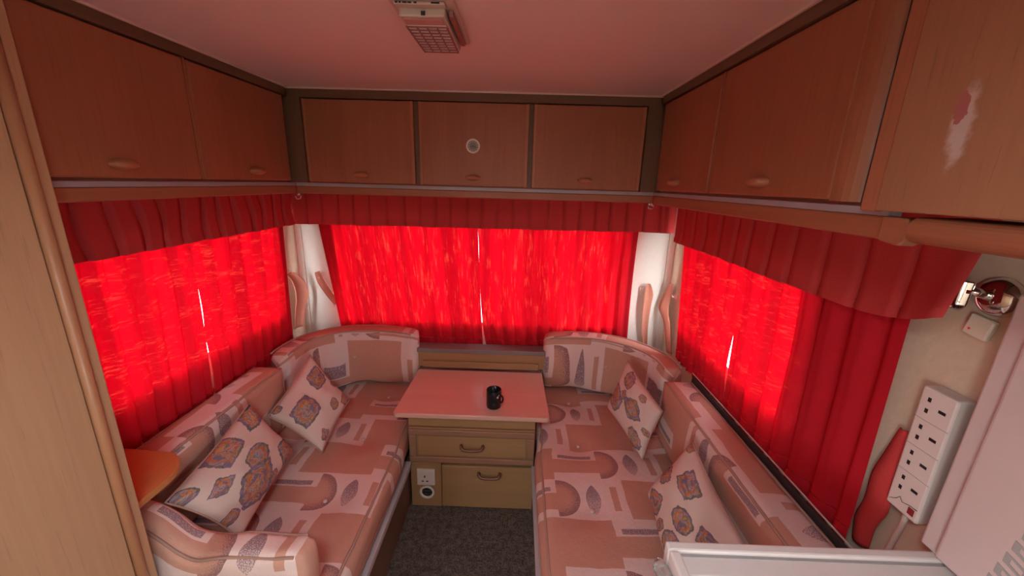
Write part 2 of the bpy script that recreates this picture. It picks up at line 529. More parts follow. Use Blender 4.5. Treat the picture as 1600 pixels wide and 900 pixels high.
def window(name, axis, pos, w, label, split=None):
    a, b, z0, z1 = w
    base = (pos, (a+b)/2, z0) if axis == 'x' else ((a+b)/2, pos, z0)
    r = sroot(name, base, label, 'window')
    def bx(m, a0, a1, c0, c1, d0, d1):
        if axis == 'x': m.box(pos+d0*math.copysign(1, pos), pos+d1*math.copysign(1, pos), a0, a1, c0, c1)
        else: m.box(a0, a1, pos+d0, pos+d1, c0, c1)
        return m
    fr = .022
    m = MB(); bx(m, a, b, z0, z0+fr, -.006, .034); bx(m, a, b, z1-fr, z1, -.006, .034)
    bx(m, a, a+fr, z0+fr, z1-fr, -.006, .034); bx(m, b-fr, b, z0+fr, z1-fr, -.006, .034)
    m.build('window_frame', 'frame_grey', r)
    xs = [a+fr] + ([split-.01, split+.01] if split else []) + [b-fr]
    if split:
        bx(MB(), split-.01, split+.01, z0+fr, z1-fr, -.002, .03).build('mullion', 'frame_grey', r)
    for i in range(0, len(xs), 2):
        bx(MB(), xs[i], xs[i+1], z0+fr, z1-fr, .012, .016).build('pane', 'window_pane', r)
window('window_1', 'x', -XW, WIN_L, 'side window over the wardrobe-side bench, behind red curtains')
window('window_2', 'y', YF, WIN_F, 'end window over the drawers, behind red curtains')
window('window_3', 'x', XW, WIN_R, 'side window over the cooker-side bench, behind red curtains')
window('window_4', 'x', XW, WIN_K, 'uncurtained kitchen window beyond the cooker')
window('window_5', 'x', -XW, WIN_D, 'uncurtained window of the entrance door')

r = sroot('window_fill', (0, -.2, ZC), 'clear roof light added out of view over the kitchen floor for fill light', 'roof light')
mb = MB(); a, b, c, d = WIN_FILL
for q in ((a, b, c, c+.02), (a, b, d-.02, d), (a, a+.02, c+.02, d-.02), (b-.02, b, c+.02, d-.02)): mb.box(*q, ZC-.012, ZC+.045)
mb.build('window_frame', 'white_plastic', r)
B(a+.02, b-.02, c+.02, d-.02, ZC+.030, ZC+.034).build('pane', 'window_pane', r)

# corner cover strips and sill
for i, s in enumerate((-1, 1)):
    m = MB(); m.box(s*XW, s*(XW-.030), YF-.006, YF, .0, 1.53); m.box(s*(XW-.030), s*(XW-.034), YF-.010, YF, .0, 1.53)
    struct(m.build('trim_%d' % (i+1), 'front_vinyl'), 'pale vertical cover strip in the %s corner' % ('wardrobe-side' if s < 0 else 'cooker-side'), 'trim')
sill = sroot('trim_3', (0, 2.07, .53), 'low wooden backboard with grey sill behind the drawer top', 'sill')
B(-.44, .44, 2.015, 2.085, .535, .622).build('backboard', 'drawer_wood', sill, bevel=.002)
B(-.44, .44, 2.005, 2.092, .623, .648).build('sill_ledge', 'sill_grey', sill, bevel=.003)
B(-.325, .325, 1.995, 2.014, .538, .575).build('batten', 'drawer_wood', sill, bevel=.003)

# ------------------------------------------------------------------ overhead lockers
def pull(c, axis, normal):
    """oval wooden knob; axis = long direction"""
    m = MB(); a = Vector(axis); n = Vector(normal); up = a.cross(n)
    c = Vector(c); L, H, D = .031, .0125, .026
    NU, NV = 16, 8
    def fn(u, v):
        th = 2*PI*u; ph = PI/2*v
        k = math.cos(ph)
        return c + a*(L*math.cos(th)*k**.6) + up*(H*math.sin(th)*k**.6) + n*(D*math.sin(ph))
    m.grid(fn, NU, NV)
    return m
def rounded_bar(y0, y1, x, z0, z1): pass

def locker_door(root, axis, face, a, b, z0, z1, knob_at, mat, th=.018, edge=None):
    """axis 'x': door in plane x=face (normal towards the room); axis 'y': plane y=face"""
    if axis == 'x':
        s = -math.copysign(1, face)
        d = B(face, face-s*th, a, b, z0, z1).build('door', mat, root, bevel=.004, seg=2)
        d.name = 'door'
        k = pull((face, knob_at, 1.568), (0, 1, 0), (s, 0, 0)).build('handle', 'locker_edge_y', d, True)
    else:
        d = B(a, b, face, face+th, z0, z1).build('door', mat, root, bevel=.004, seg=2)
        k = pull((knob_at, face, 1.568), (1, 0, 0), (0, -1, 0)).build('handle', 'locker_edge_x', d, True)
        for e in (a, b):
            s = 1 if e == b else -1
            B(e-s*.0005, e-s*.012, face-.0015, face+.004, z0, z1).build('edge_strip', 'locker_edge_z', d, bevel=.001)
    return d
ZL = 1.532
# wardrobe side
lk = thing('overhead_locker', 'long oak overhead locker with two doors running into the wardrobe', 'cabinet', (-.9, 1.2, ZL))
m = MB(); m.box(-.742, -1.045, .76, 1.60, ZL, ZC-.002); m.build('carcass', 'dark_oak_y', lk)
B(-.718, -.742, .76, 1.612, 1.853, ZC-.002).build('fascia', 'dark_oak_y', lk)
B(-.7245, -.742, 1.1465, 1.1540, 1.538, 1.852).build('divider', 'locker_oak_z', lk)
locker_door(lk, 'x', -.723, .765, 1.143, 1.538, 1.850, .916, 'locker_oak_z')
locker_door(lk, 'x', -.723, 1.157, 1.596, 1.538, 1.850, 1.385, 'locker_oak_z')
# end wall
lk = thing('overhead_locker', 'oak overhead locker with three doors above the end window', 'cabinet', (0, 1.9, ZL))
B(-1.045, 1.045, 1.645, 2.145, ZL, ZC-.002).build('carcass', 'dark_oak_x', lk)
B(-.717, .717, 1.622, 1.645, 1.849, ZC-.002).build('fascia', 'dark_oak_x', lk)
for a, b in ((-.740, -.668), (.669, .740)):
    B(a, b, 1.615, 1.645, ZL, 1.848).build('corner_post', 'dark_oak_z', lk)
for a, b in ((-.2315, -.2145), (.2185, .2335)):
    B(a, b, 1.635, 1.645, 1.536, 1.847).build('divider', 'dark_oak_z', lk)
for a, b, k in ((-.666, -.233, -.450), (-.213, .217, 0.0), (.235, .667, .449)):
    locker_door(lk, 'y', 1.625, a, b, 1.536, 1.846, k, 'locker_oak_z')
# cooker side
lk = thing('overhead_locker', 'oak overhead locker with two doors and a rounded end post by the tall cupboard', 'cabinet', (.9, 1.2, ZL))
B(.742, 1.045, .645, 1.60, ZL, ZC-.002).build('carcass', 'dark_oak_y', lk)
B(.718, .742, .70, 1.612, 1.855, ZC-.002).build('fascia', 'dark_oak_y', lk)
B(.7245, .742, 1.1545, 1.1622, 1.538, 1.852).build('divider', 'locker_oak_z', lk)
locker_door(lk, 'x', .724, .703, 1.151, 1.538, 1.852, .910, 'locker_oak_z')
locker_door(lk, 'x', .724, 1.166, 1.596, 1.538, 1.852, 1.398, 'locker_oak_z')
m = MB(); poly = [(.742, .701), (.724, .701)]
for k in range(7):
    w = PI/2*k/6
    poly.append((.724+.045*(1-math.cos(w)), .690-.045*math.sin(w)))
poly += [(.79, .645), (.79, .701)]
m.prism(poly, 'z', 1.536, ZC-.003); m.build('end_post', 'locker_oak_z', lk)

# pelmet boards below the lockers
def pelmet(i, boxes_face, boxes_cap, ax, label, extra=None):
    r = sroot('trim_%d' % i, tuple((boxes_face[0]+boxes_face[1])/2 if k == 0 else ((boxes_face[2]+boxes_face[3])/2 if k == 1 else 1.487) for k in range(3)), label, 'pelmet')
    B(*boxes_face).build('board', 'locker_oak_'+ax, r, bevel=.004)
    B(*boxes_cap).build('cap_strip', 'cap_grey', r, bevel=.001)
    return r
pelmet(4, (-.755, -.738, .70, 1.648, 1.487, 1.518), (-.757, -.7365, .70, 1.648, 1.518, 1.5305), 'y', 'oak pelmet board with grey cap strip under the wardrobe-side locker')
pelmet(5, (-.736, .736, 1.650, 1.667, 1.487, 1.517), (-.736, .736, 1.6485, 1.669, 1.517, 1.5305), 'x', 'oak pelmet board with grey cap strip under the end locker')
r = pelmet(6, (.738, .755, .60, 1.648, 1.483, 1.518), (.7365, .757, .598, 1.648, 1.518, 1.5305), 'y', 'oak pelmet board with grey cap strip under the cooker-side locker')
m = MB(); poly = [(.60, 1.518), (.60, 1.483), (.566, 1.478), (.556, 1.486), (.555, 1.500), (.562, 1.518)]
m.prism(poly, 'x', .730, .757); m.build('scroll_end', 'locker_oak_y', r, bevel=.003)

for i, bx in ((9, (-.716, -.710, .70, 1.618)), (10, (-.716, .716, 1.616, 1.622)), (11, (.710, .716, .70, 1.618))):
    struct(B(*bx, ZC-.006, ZC-.0005).build('trim_%d' % i, 'ceiling_bead'), 'thin pale bead between the ceiling and the %s locker' % {9: 'wardrobe-side', 10: 'end', 11: 'cooker-side'}[i], 'trim')
# clock dial on the middle end door
ck = thing('clock', 'small round cream-rimmed dial on the middle end locker door', 'clock', (0, 1.6245, 1.688))
m = MB(); m.lathe((0, 1.6245, 1.688), (0, -1, 0), [(.0275, 0), (.0275, .006), (.0255, .008), (.0215, .0075), (.0210, .004)], 32)
m.build('rim', 'cream_clock', ck, True)
MB().lathe((0, 1.6245, 1.688), (0, -1, 0), [(.0209, 0), (.0209, .0045)], 28).build('dial', 'clock_dial', ck)
m = MB()
for k in range(12):
    w = 2*PI*k/12; d = Vector((math.sin(w), 0, math.cos(w))); t = Vector((math.cos(w), 0, -math.sin(w)))
    m.obox(Vector((0, 1.6198, 1.688))+d*.0165, t, (0, 1, 0), d, .0010, .0005, .0028)
m.build('hour_marks', 'cream_clock', ck)
for w, L in ((math.radians(-112), .011), (math.radians(118), .015)):
    d = Vector((math.sin(w), 0, math.cos(w))); t = Vector((math.cos(w), 0, -math.sin(w)))
    MB().obox(Vector((0, 1.6192, 1.688))+d*L/2, t, (0, 1, 0), d, .0010, .0004, L/2).build('hand', 'dark_rubber', ck)

# ------------------------------------------------------------------ tall cupboard over the cooker
cb = thing('wall_cupboard', 'oak wall cupboard with a scuffed door beyond the rounded locker end', 'cabinet', (.9, .1, 1.52))
B(.735, 1.045, -.55, .632, 1.526, ZC-.002).build('carcass', 'dark_oak_z', cb)
B(.722, .735, .604, .634, 1.524, ZC-.002).build('stile', 'locker_edge_z', cb, bevel=.003)
B(.728, .750, .635, .6415, 1.536, ZC-.003).build('gap_shade', 'dark_rubber', cb)  # dark strip standing in for the shade inside the gap
d = B(.716, .734, .09, .601, 1.526, ZC-.006).build('door', 'oak_scuffed', cb, bevel=.003)
d = B(.716, .734, -.54, .086, 1.526, ZC-.006).build('door', 'oak_z', cb, bevel=.003)
m = MB(); poly = []
for k in range(13):
    w = PI/2+PI*k/12
    poly.append((.738+.018*math.cos(w), 1.503+.018*math.sin(w)))
poly += [(.80, 1.485), (.80, 1.521)]
m.prism(poly, 'y', -.54, .548); m.build('light_rail', 'locker_oak_y', cb)

# ------------------------------------------------------------------ wardrobe
wd = thing('wardrobe', 'tall pale oak wardrobe with rounded edge trim beside the corner shelf', 'wardrobe', (-.87, .3, 0))
B(-.725, -1.045, -.45, .752, .002, ZC-.002).build('carcass', 'wardrobe_oak_z', wd)
B(-.703, -.725, .732, .754, .002, ZC-.002).build('end_stile', 'wardrobe_oak_z', wd, bevel=.003)
m = MB(); m.tube([(-.703, .7195, .003), (-.703, .7195, ZC-.003)], .0115, 12)
m.build('edge_trim', 'beech_z', wd, True)
B(-.701, -.724, .14, .7055, .05, ZC-.02).build('door', 'wardrobe_oak_z', wd, bevel=.002)
B(-.701, -.724, -.44, .135, .05, ZC-.02).build('door', 'wardrobe_oak_z', wd, bevel=.002)

# ------------------------------------------------------------------ corner shelf on the wardrobe end
m = MB(); poly = [(-.985, .757), (-.733, .757)]
for k in range(13):
    w = PI/2*k/12
    poly.append((-.833+.100*math.cos(w), .855+.112*math.sin(w)))
poly += [(-.985, .975)]
sh = thing('corner_shelf', 'small rounded orange-wood shelf fixed to the end of the wardrobe', 'shelf', (-.93, .87, .74))
m.prism(poly, 'z', .740, .760); m.build('board', 'shelf_wood', sh, bevel=.004)
B(-.985, -.90, .757, .80, .66, .739).build('bracket', 'oak_z', sh, bevel=.003)

# ------------------------------------------------------------------ ceiling lamp
cl = thing('ceiling_light', 'boxy caravan ceiling light with a gridded lens', 'ceiling light', (-.01, .95, ZC))
B(-.072, .054, .70, 1.085, ZC-.007, ZC-.001).build('mounting_plate', 'lamp_plastic', cl, bevel=.002)
m = MB(); m.prism([(.868, ZC-.0075), (1.078, ZC-.0075), (1.072, ZC-.026), (.866, ZC-.026)], 'x', -.058, .032)
m.build('housing', 'lamp_plastic', cl, bevel=.003)
B(-.062, .036, .846, .8655, ZC-.013, ZC-.0075).build('end_cap', 'lamp_plastic', cl, bevel=.002)
m = MB(); m.prism([(.880, ZC-.0075), (1.060, ZC-.0075), (1.064, ZC-.012), (1.054, ZC-.020), (.884, ZC-.020)], 'x', .036, .047)
m.build('side_fin', 'lamp_brown', cl, bevel=.003)
B(-.053, .027, .908, 1.066, ZC-.0285, ZC-.0265).build('lens', 'lens_white', cl)
gx = [-.054+.0205*k for k in range(5)]; gy = [.908+.0176*k for k in range(10)]
for x in gx: B(x-.0012, x+.0012, .906, 1.068, ZC-.0315, ZC-.0287).build('grid_bar', 'lamp_brown', cl)
for y in gy: B(-.0556, .0296, y-.0014, y+.0014, ZC-.0312, ZC-.0286).build('grid_bar', 'lamp_brown', cl)
B(-.052, .026, .874, .902, ZC-.0285, ZC-.0262).build('end_panel', 'pink_plastic', cl, bevel=.001)
B(-.014, -.006, .8635, .8658, ZC-.024, ZC-.017).build('switch', 'black_hole', cl)
for x, w in ((-.056, .0025), (-.049, .0018), (-.040, .0040), (-.031, .0035), (-.020, .0028), (.018, .008)):
    B(x-w, x+w, .8445, .8458, ZC-.0115, ZC-.0090).build('vent_slot', 'black_hole', cl)

# ------------------------------------------------------------------ curtains
def nz(a, b=0.0, c=0.0): return mnoise.noise(Vector((a, b, c)))
def curtain(name, label, axis, pos, inward, e0, e1, ztop, zbot, mat, folds, amp, seed, nu=110, nv=26, lump=.006):
    """e0(t), e1(t): the two side edges as a function of t (0 top .. 1 hem); pos: distance of the cloth plane"""
    base = (pos, (e0(.5)+e1(.5))/2, zbot(.5)) if axis == 'x' else ((e0(.5)+e1(.5))/2, pos, zbot(.5))
    r = thing(name, label, 'curtain', base)
    width = abs(e1(0)-e0(0)); height = ztop-zbot(.5)
    def fn(u, t):
        s = e0(t) + (e1(t)-e0(t))*u
        ph = u*folds*2*PI + 1.6*nz(u*folds*.45, seed) + .5*nz(u*3, t*1.6, seed)
        a = amp*(.55+.45*t)*(1+.7*nz(u*4.0, seed+5))
        w = (a*(math.sin(ph)+.35*math.sin(2*ph+1.0+t)) + lump*nz(u*6, t*3, seed+2))*min(1, u/.05, (1-u)/.05)
        s += .2*a*math.cos(ph)*min(1, u/.08, (1-u)/.08)
        z = ztop + (zbot(u)-ztop)*t
        d = pos + inward*w
        return (d, s, z) if axis == 'x' else (s, d, z)
    th = .945
    m = MB(); m.grid(lambda u, v: fn(u, v*th), nu, nv, width, height*th, seed, 0); m.build('cloth', mat, r, True)
    def hem(u, v):
        p = list(fn(u, th+v*(1-th))); k = 0 if axis == 'x' else 1
        p[k] += inward*.0015
        p[2] += -.006*v*abs(math.sin(u*folds*9))
        return p
    m = MB(); m.grid(hem, nu, 3, width, height*(1-th), seed, height*th); m.build('hem', mat, r, True)
    return r
L = lambda a, b: (lambda t: a+(b-a)*t)
def bend(a, m_, b):   # through a at 0, m_ at .5, b at 1
    return lambda t: a*(1-t)*(1-2*t) + m_*4*t*(1-t) + b*t*(2*t-1)
Kc = lambda z: (lambda u: z)
curtain('curtain', 'red curtain on the wardrobe-side window, the panel nearer the wardrobe', 'x', -1.010, 1, L(.76, .76),
        bend(1.394, 1.392, 1.368), 1.50, Kc(.665), 'curtain_side', 9, .010, 1.3)
curtain('curtain', 'red curtain on the wardrobe-side window, the panel next to the pale corner', 'x', -1.010, 1,
        lambda t: bend(1.394, 1.392, 1.368)(t) + .0035*max(0, math.sin(PI*min(1, max(0, (t-.45)/.16)))) + .012*max(0, math.sin(PI*min(1, max(0, (t-.70)/.34)))),
        L(1.985, 1.94), 1.50, Kc(.665), 'curtain_side', 8, .010, 4.1)
curtain('curtain', 'red curtain on the end window, the panel on the wardrobe side of the slit', 'y', 2.118, -1,
        L(-.925, -.815), bend(-.036, -.021, .002), 1.50, Kc(.620), 'curtain_front', 12, .009, 7.7, 150)
curtain('curtain', 'red curtain on the end window, the panel on the cooker side of the slit', 'y', 2.118, -1,
        lambda t: bend(-.036, -.021, .002)(t) + .0008*max(0, 1-abs(t-.32)/.10) + .022*max(0, (t-.50)/.50)**4, bend(.845, .832, .842), 1.50, Kc(.620), 'curtain_front', 12, .009, 9.2, 150)
curtain('curtain', 'red curtain on the cooker-side window, the panel next to the pale corner', 'x', 1.010, -1,
        lambda t: bend(1.412, 1.392, 1.372)(t) + .013*max(0, math.sin(PI*min(1, max(0, (t-.62)/.34)))), lambda t: 1.965-.12*t, 1.50, Kc(.722), 'curtain_side', 8, .009, 12.4)
curtain('curtain', 'red curtain on the cooker-side window, the wide panel by the power strip', 'x', 1.010, -1,
        L(.785, .775), lambda t: bend(1.412, 1.392, 1.372)(t), 1.50, Kc(.722), 'curtain_side', 7, .011, 15.8)

# valances: knife-pleated strips hung from the locker undersides
def valance(label, axis, pos, inward, a, b, zt, zb, pleats, seed, depth=.011, shape=None, sway=.0):
    base = (pos, (a+b)/2, zb(.5)) if axis == 'x' else ((a+b)/2, pos, zb(.5))
    r = thing('valance', label, 'valance', base)
    xs = [a]; 
    edges = pleats
    nv = 10; m = MB(); cols = []
    for i in range(len(edges)-1):
        p0, p1 = edges[i], edges[i+1]
        for f in (0.0, .07, .25, .5, .75, .96):
            cols.append((p0+(p1-p0)*f, f, i))
    def fn(u, v):
        j = min(int(round(u*(len(cols)-1))), len(cols)-1)
        s, f, i = cols[j]
        w = (-.35*depth if f == 0 else depth*(1-.55*f))*(.55+.45*v) + .006*nz(s*4, v*1.5, seed) + .010*v*nz(s*2.0, seed+3)
        if shape: w += shape(s, v)
        s2 = s + sway*math.sin(v*PI*1.6+i)*(.4+.6*nz(i*1.7, seed))
        z = zt + (zb(s)-zt)*v + .004*v*nz(s*9, seed)
        d = pos + inward*w
        return (d, s2, z) if axis == 'x' else (s2, d, z)
    m.grid(fn, len(cols)-1, nv, abs(b-a), .2, seed, 0)
    m.build('cloth', 'valance_cloth', r, True)
    def hem(u, v):
        p = list(fn(u, .90+.10*v)); p[0 if axis == 'x' else 1] += inward*.002
        return p
    m = MB(); m.grid(hem, len(cols)-1, 2, abs(b-a), .02, seed, .2); m.build('hem', 'valance_cloth', r, True)
    return r
def spaced(a, b, n, jit=.12, seed=0):
    rnd = random.Random(seed); st = (b-a)/n
    return [a] + [a+st*(k+jit*rnd.uniform(-1, 1)) for k in range(1, n)] + [b]
valance('red pleated valance above the wardrobe-side window', 'x', -.975, 1, .755, 2.000, 1.529, lambda s: 1.318, spaced(.755, 2.000, 15, .10, 3), 1.1, .024, None, .018)
valance('red pleated valance above the end window', 'y', 2.045, -1, -.995, .995, 1.529, lambda s: 1.320+.004*s, spaced(-.995, .995, 24, .12, 4), 2.2, .014)
def flare(s, v):
    k = max(0, (.86-s)/.2)
    return .055*v*k*k
valance('red pleated valance above the cooker-side window, its free end curling by the chrome hook', 'x', .985, -1, .665, 2.000, 1.529,
        lambda s: 1.287 + (.055*((.90-s)/.235)**2 if s < .90 else 0), spaced(.665, 2.000, 12, .14, 5), 3.3, .010, flare)

# clear hooks under the pelmet corners
for s, wh in ((-1, 'wardrobe-side'), (1, 'cooker-side')):
    hk = thing('curtain_hook', 'tiny clear plastic hook under the %s corner of the pelmet' % wh, 'hook', (s*.728, 1.655, 1.486))
    x = s*.728
    B(x-.007, x+.007, 1.642, 1.660, 1.476, 1.4868).build('base', 'clear_plastic', hk, bevel=.001)
    MB().tube([(x-.012, 1.640, 1.474), (x-.008, 1.639, 1.466), (x+.002, 1.638, 1.463), (x+.010, 1.639, 1.468), (x+.012, 1.640, 1.476), (x, 1.646, 1.478)], .0022, 6).build('hook', 'clear_plastic', hk, True)

# tiebacks
def ribbon(label, pts, w, wdir, hook_at=None, hook_dir=(0, -1, 0), fold=.010, mat='tieback_cloth'):
    pts = [Vector(p) for p in pts]
    r = thing('tieback', label, 'tieback', tuple(pts[-1]))
    wd_ = Vector(wdir).normalized()
    n = len(pts)-1
    def P(t):
        k = min(int(t*n), n-1); f = t*n-k
        p0, p1, p2, p3 = pts[max(k-1, 0)], pts[k], pts[k+1], pts[min(k+2, n)]
        return .5*((2*p1)+(-p0+p2)*f+(2*p0-5*p1+4*p2-p3)*f*f+(-p0+3*p1-3*p2+p3)*f*f*f)
    ws = w if isinstance(w, (list, tuple)) else [w]*(n+1)
    nrm = wd_.cross((pts[-1]-pts[0]).normalized())
    def side(off):
        def fn(u, v):
            k = min(int(v*n), n-1); f = v*n-k
            ww = ws[k]*(1-f)+ws[k+1]*f
            return P(v) + wd_*(u-.5)*ww + nrm*(fold*math.cos((u-.5)*PI)+off)
        return fn
    m = MB(); m.grid(side(0), 8, 20, .05, .4)
    m.build('band', mat, r, True)
    sol = r.children[0].modifiers.new('thickness', 'SOLIDIFY'); sol.thickness = .003
    if hook_at:
        h = Vector(hook_at); d = Vector(hook_dir)
        m = MB(); m.obox(h, (0, 0, 1), d, Vector((0, 0, 1)).cross(d), .009, .005, .010)
        m.tube([h+d*.004, h+d*.016, h+d*.018+Vector((0, 0, .008))], .0032, 7)
        m.build('hook', 'white_plastic', r)
    return r
ribbon('wide salmon tieback hanging beside the wardrobe-side curtain', [(-1.025, 2.01, 1.055), (-1.005, 2.045, 1.00), (-.998, 2.055, .92), (-1.01, 2.04, .84), (-1.02, 2.02, .74)], [.05, .075, .085, .07, .06], (.35, 1, 0), (-1.043, 2.03, 1.05), (1, 0, 0))
ribbon('salmon tieback sticking out from behind the wardrobe side of the end curtain', [(-.940, 2.128, 1.04), (-.922, 2.126, .985), (-.885, 2.130, .915), (-.845, 2.138, .85)], [.032, .045, .045, .04], (1, 0, .35), (-.932, 2.143, 1.0), (0, -1, 0), .004)
ribbon('narrow salmon tieback on a white hook beside the cooker side of the end curtain', [(.922, 2.115, 1.03), (.928, 2.108, .97), (.925, 2.108, .88), (.930, 2.115, .78), (.945, 2.12, .66)], [.022, .05, .045, .038, .03], (1, 0, .1), (.897, 2.143, .995), (0, -1, 0))
ribbon('salmon tieback hanging in the corner beside the cooker-side curtain', [(1.028, 2.06, 1.05), (1.018, 2.085, .97), (1.005, 2.075, .90), (1.02, 2.03, .82), (1.03, 1.98, .68)], [.03, .07, .09, .055, .045], (-.3, 1, 0), (1.043, 2.03, .985), (-1, 0, 0))
ribbon('shade-darkened tieback drooping from behind the power strip', [(1.038, .748, 1.06), (1.036, .752, 1.00), (1.030, .757, .93), (1.028, .752, .86), (1.030, .765, .80), (1.035, .765, .735)], [.03, .045, .055, .06, .055, .045], (0, 1, -.2), None, mat='valance_cloth')  # redder valance cloth stands in for shade on this salmon band
r = sroot('trim_7', (1.03, 1.35, .742), 'thin pale curtain wire along the foot of the cooker-side curtains', 'curtain wire')
MB().tube([(.9975, .70, .741), (.9975, 1.62, .743)], .0025, 6).build('wire', 'cable_white', r)
r = sroot('trim_8', (.99, 1.1, .66), 'dark ledge between the cooker-side cushions and wall', 'trim')
B(.9865, .9945, .62, 1.60, .66, .738).build('ledge', 'dark_rubber', r, bevel=.002)

# ------------------------------------------------------------------ benches
def bench(s, name_side):
    r = thing('bench', 'low wooden bench base with pale edge rail on the %s side' % name_side, 'bench', (s*.68, 1.3, 0))
    y0 = .76 if s < 0 else .615
    B(s*.304, s*.322, y0, 2.14, .002, .238).build('front_panel', 'bench_board', r)
    m = MB(); m.box(s*.284, s*.330, y0, 1.560, .2385, .268); m.build('edge_rail', 'grey_strip', r, bevel=.003)
    B(s*.331, s*1.046, y0, 2.14, .248, .268).build('seat_deck', 'bench_board', r)
    B(s*.324, s*1.046, y0, y0+.02, .002, .247).build('end_panel', 'bench_board', r)
    m = MB(); poly = []
    for k in range(16):
        w = 2*PI*k/16; poly.append((1.475+.028*math.cos(w), .205+.016*math.sin(w)))
    m.prism(poly, 'x', s*.3035, s*.300); m.build('finger_hole', 'grey_print', r)
bench(-1, 'wardrobe'); bench(1, 'cooker')

def box_cushion(mb, lo, hi, rad, up_axis, puff=.012, dimples=(), nseg=(24, 40, 8), noise_amp=.004, seed=0, extra=None):
    """rounded padded box; UVs wrap in metres from the face along up_axis"""
    lo = Vector(lo); hi = Vector(hi); c = (lo+hi)/2; h = (hi-lo)/2
    def shape(p):
        q = Vector([max(-(h[i]-rad), min(h[i]-rad, p[i])) for i in range(3)])
        d = p-q
        if d.length > 1e-9:
            # cube-ish to round
            dd = d.normalized()*min(rad, max(abs(d.x), abs(d.y), abs(d.z)))
            r = q+dd
        else: r = p.copy()
        a = [1-min(1, abs(p[i])/h[i])**2 for i in range(3)]
        for i in range(3):
            o = [k for k in range(3) if k != i]
            sgn = 1 if p[i] > 0 else -1
            if abs(abs(p[i])-h[i]) < 1e-6:
                big = puff*(a[o[0]]**.5)*(a[o[1]]**.5)
                r[i] += sgn*big
        w = c+r
        n = Vector((nz(w.x*7, w.y*7, w.z*7+seed), nz(w.x*7+9, w.y*7, w.z*7+seed), nz(w.x*7, w.y*7+9, w.z*7+seed)))
        w += n*noise_amp
        for (bp, depth, rr) in dimples:
            dv = w-Vector(bp); dist = dv.length
            if dist < rr*3:
                w[up_axis[0]] -= up_axis[1]*depth*math.exp(-(dist/rr)**2)
        if extra: w = extra(w)
        return w
    for ax in range(3):
        o = [k for k in range(3) if k != ax]
        for sg in (-1, 1):
            def fn(u, v, ax=ax, o=o, sg=sg):
                p = Vector((0, 0, 0)); p[ax] = sg*h[ax]
                p[o[0]] = (2*u-1)*h[o[0]]; p[o[1]] = (2*v-1)*h[o[1]]
                return shape(p)
            b = len(mb.v); nu, nv = nseg[o[0]], nseg[o[1]]
            f0 = len(mb.f)
            mb.grid(fn, nu, nv)
            # uv by unfolding from the face that looks along up_axis
            for j in range(nv):
                for i in range(nu):
                    qs = []
                    for ii, jj in ((i, j), (i+1, j), (i+1, j+1), (i, j+1)):
                        p = Vector((0, 0, 0)); p[ax] = sg*h[ax]; p[o[0]] = (2*ii/nu-1)*h[o[0]]; p[o[1]] = (2*jj/nv-1)*h[o[1]]
                        k = up_axis[0]; oo = [q for q in range(3) if q != k]
                        uvv = [p[oo[0]], p[oo[1]]]
                        if ax != k:
                            drop = h[k]-up_axis[1]*p[k]
                            uvv[oo.index(ax)] += sg*drop
                        qs.append((uvv[0]+c[oo[0]]+seed, uvv[1]+c[oo[1]]+seed*.7))
                    mb.uv[f0+j*nu+i] = qs
    return mb
def button(root, p, n, r=.011):
    p = Vector(p)
    MB().lathe(p, n, [(r*.9, -.004), (r, .001), (r*.8, .004), (r*.35, .0055)], 12).build('button', 'button_cloth', root, True)

# seat cushions
for s, nm in ((-1, 'wardrobe'), (1, 'cooker')):
    y0 = .765 if s < 0 else .62
    r = thing('seat_cushion', 'long patterned seat cushion buttoned along the middle on the %s-side bench' % nm, 'cushion', (s*.665, 1.4, .27))
    lo = (-1.030, y0+.012, .286) if s < 0 else (.300, y0+.012, .286); hi = (-.300, 2.118, .408) if s < 0 else (1.030, 2.118, .408)
    def narrow(w, s=s):
        k = min(1, max(0, (w.y-1.44)/.12)); k = k*k*(3-2*k)
        if abs(w.x) < .6: w.x += s*.014*k*(.6-abs(w.x))/.31
        w.z = max(w.z, .2702)
        return w
    btn = [(s*.49, 1.166+.36*k, .418) for k in range(-1, 3)] + [(s*.80, 1.166+.36*k, .418) for k in range(-1, 3)]
    btn = [b for b in btn if b[1] > y0+.06]
    m = MB(); box_cushion(m, lo, hi, .035, (2, 1), .010, [(b, .020, .070) for b in btn], (30, 70, 8), .004, 0 if s < 0 else 1.3, narrow)
    m.build('cover', 'upholstery', r, True, weld=.0006)
    for b in btn[:4]: button(r, (b[0], b[1], .405), (0, 0, 1), .008)
    # piping along the top edge facing the aisle
    pts = [narrow(Vector((s*(.316 + .003*nz(k*.7, s)), y0+.03+(2.10-y0-.03)*k/40, .4045+.002*nz(k*.9, s+4)))) for k in range(41)]
    MB().tube(pts, .0048, 7).build('piping', 'piping_pink', r, True)
    pts = [narrow(Vector((s*.300, y0+.03+(2.10-y0-.03)*k/40, .298))) for k in range(41)]
    MB().tube(pts, .0045, 7).build('piping', 'piping_pink', r, True)

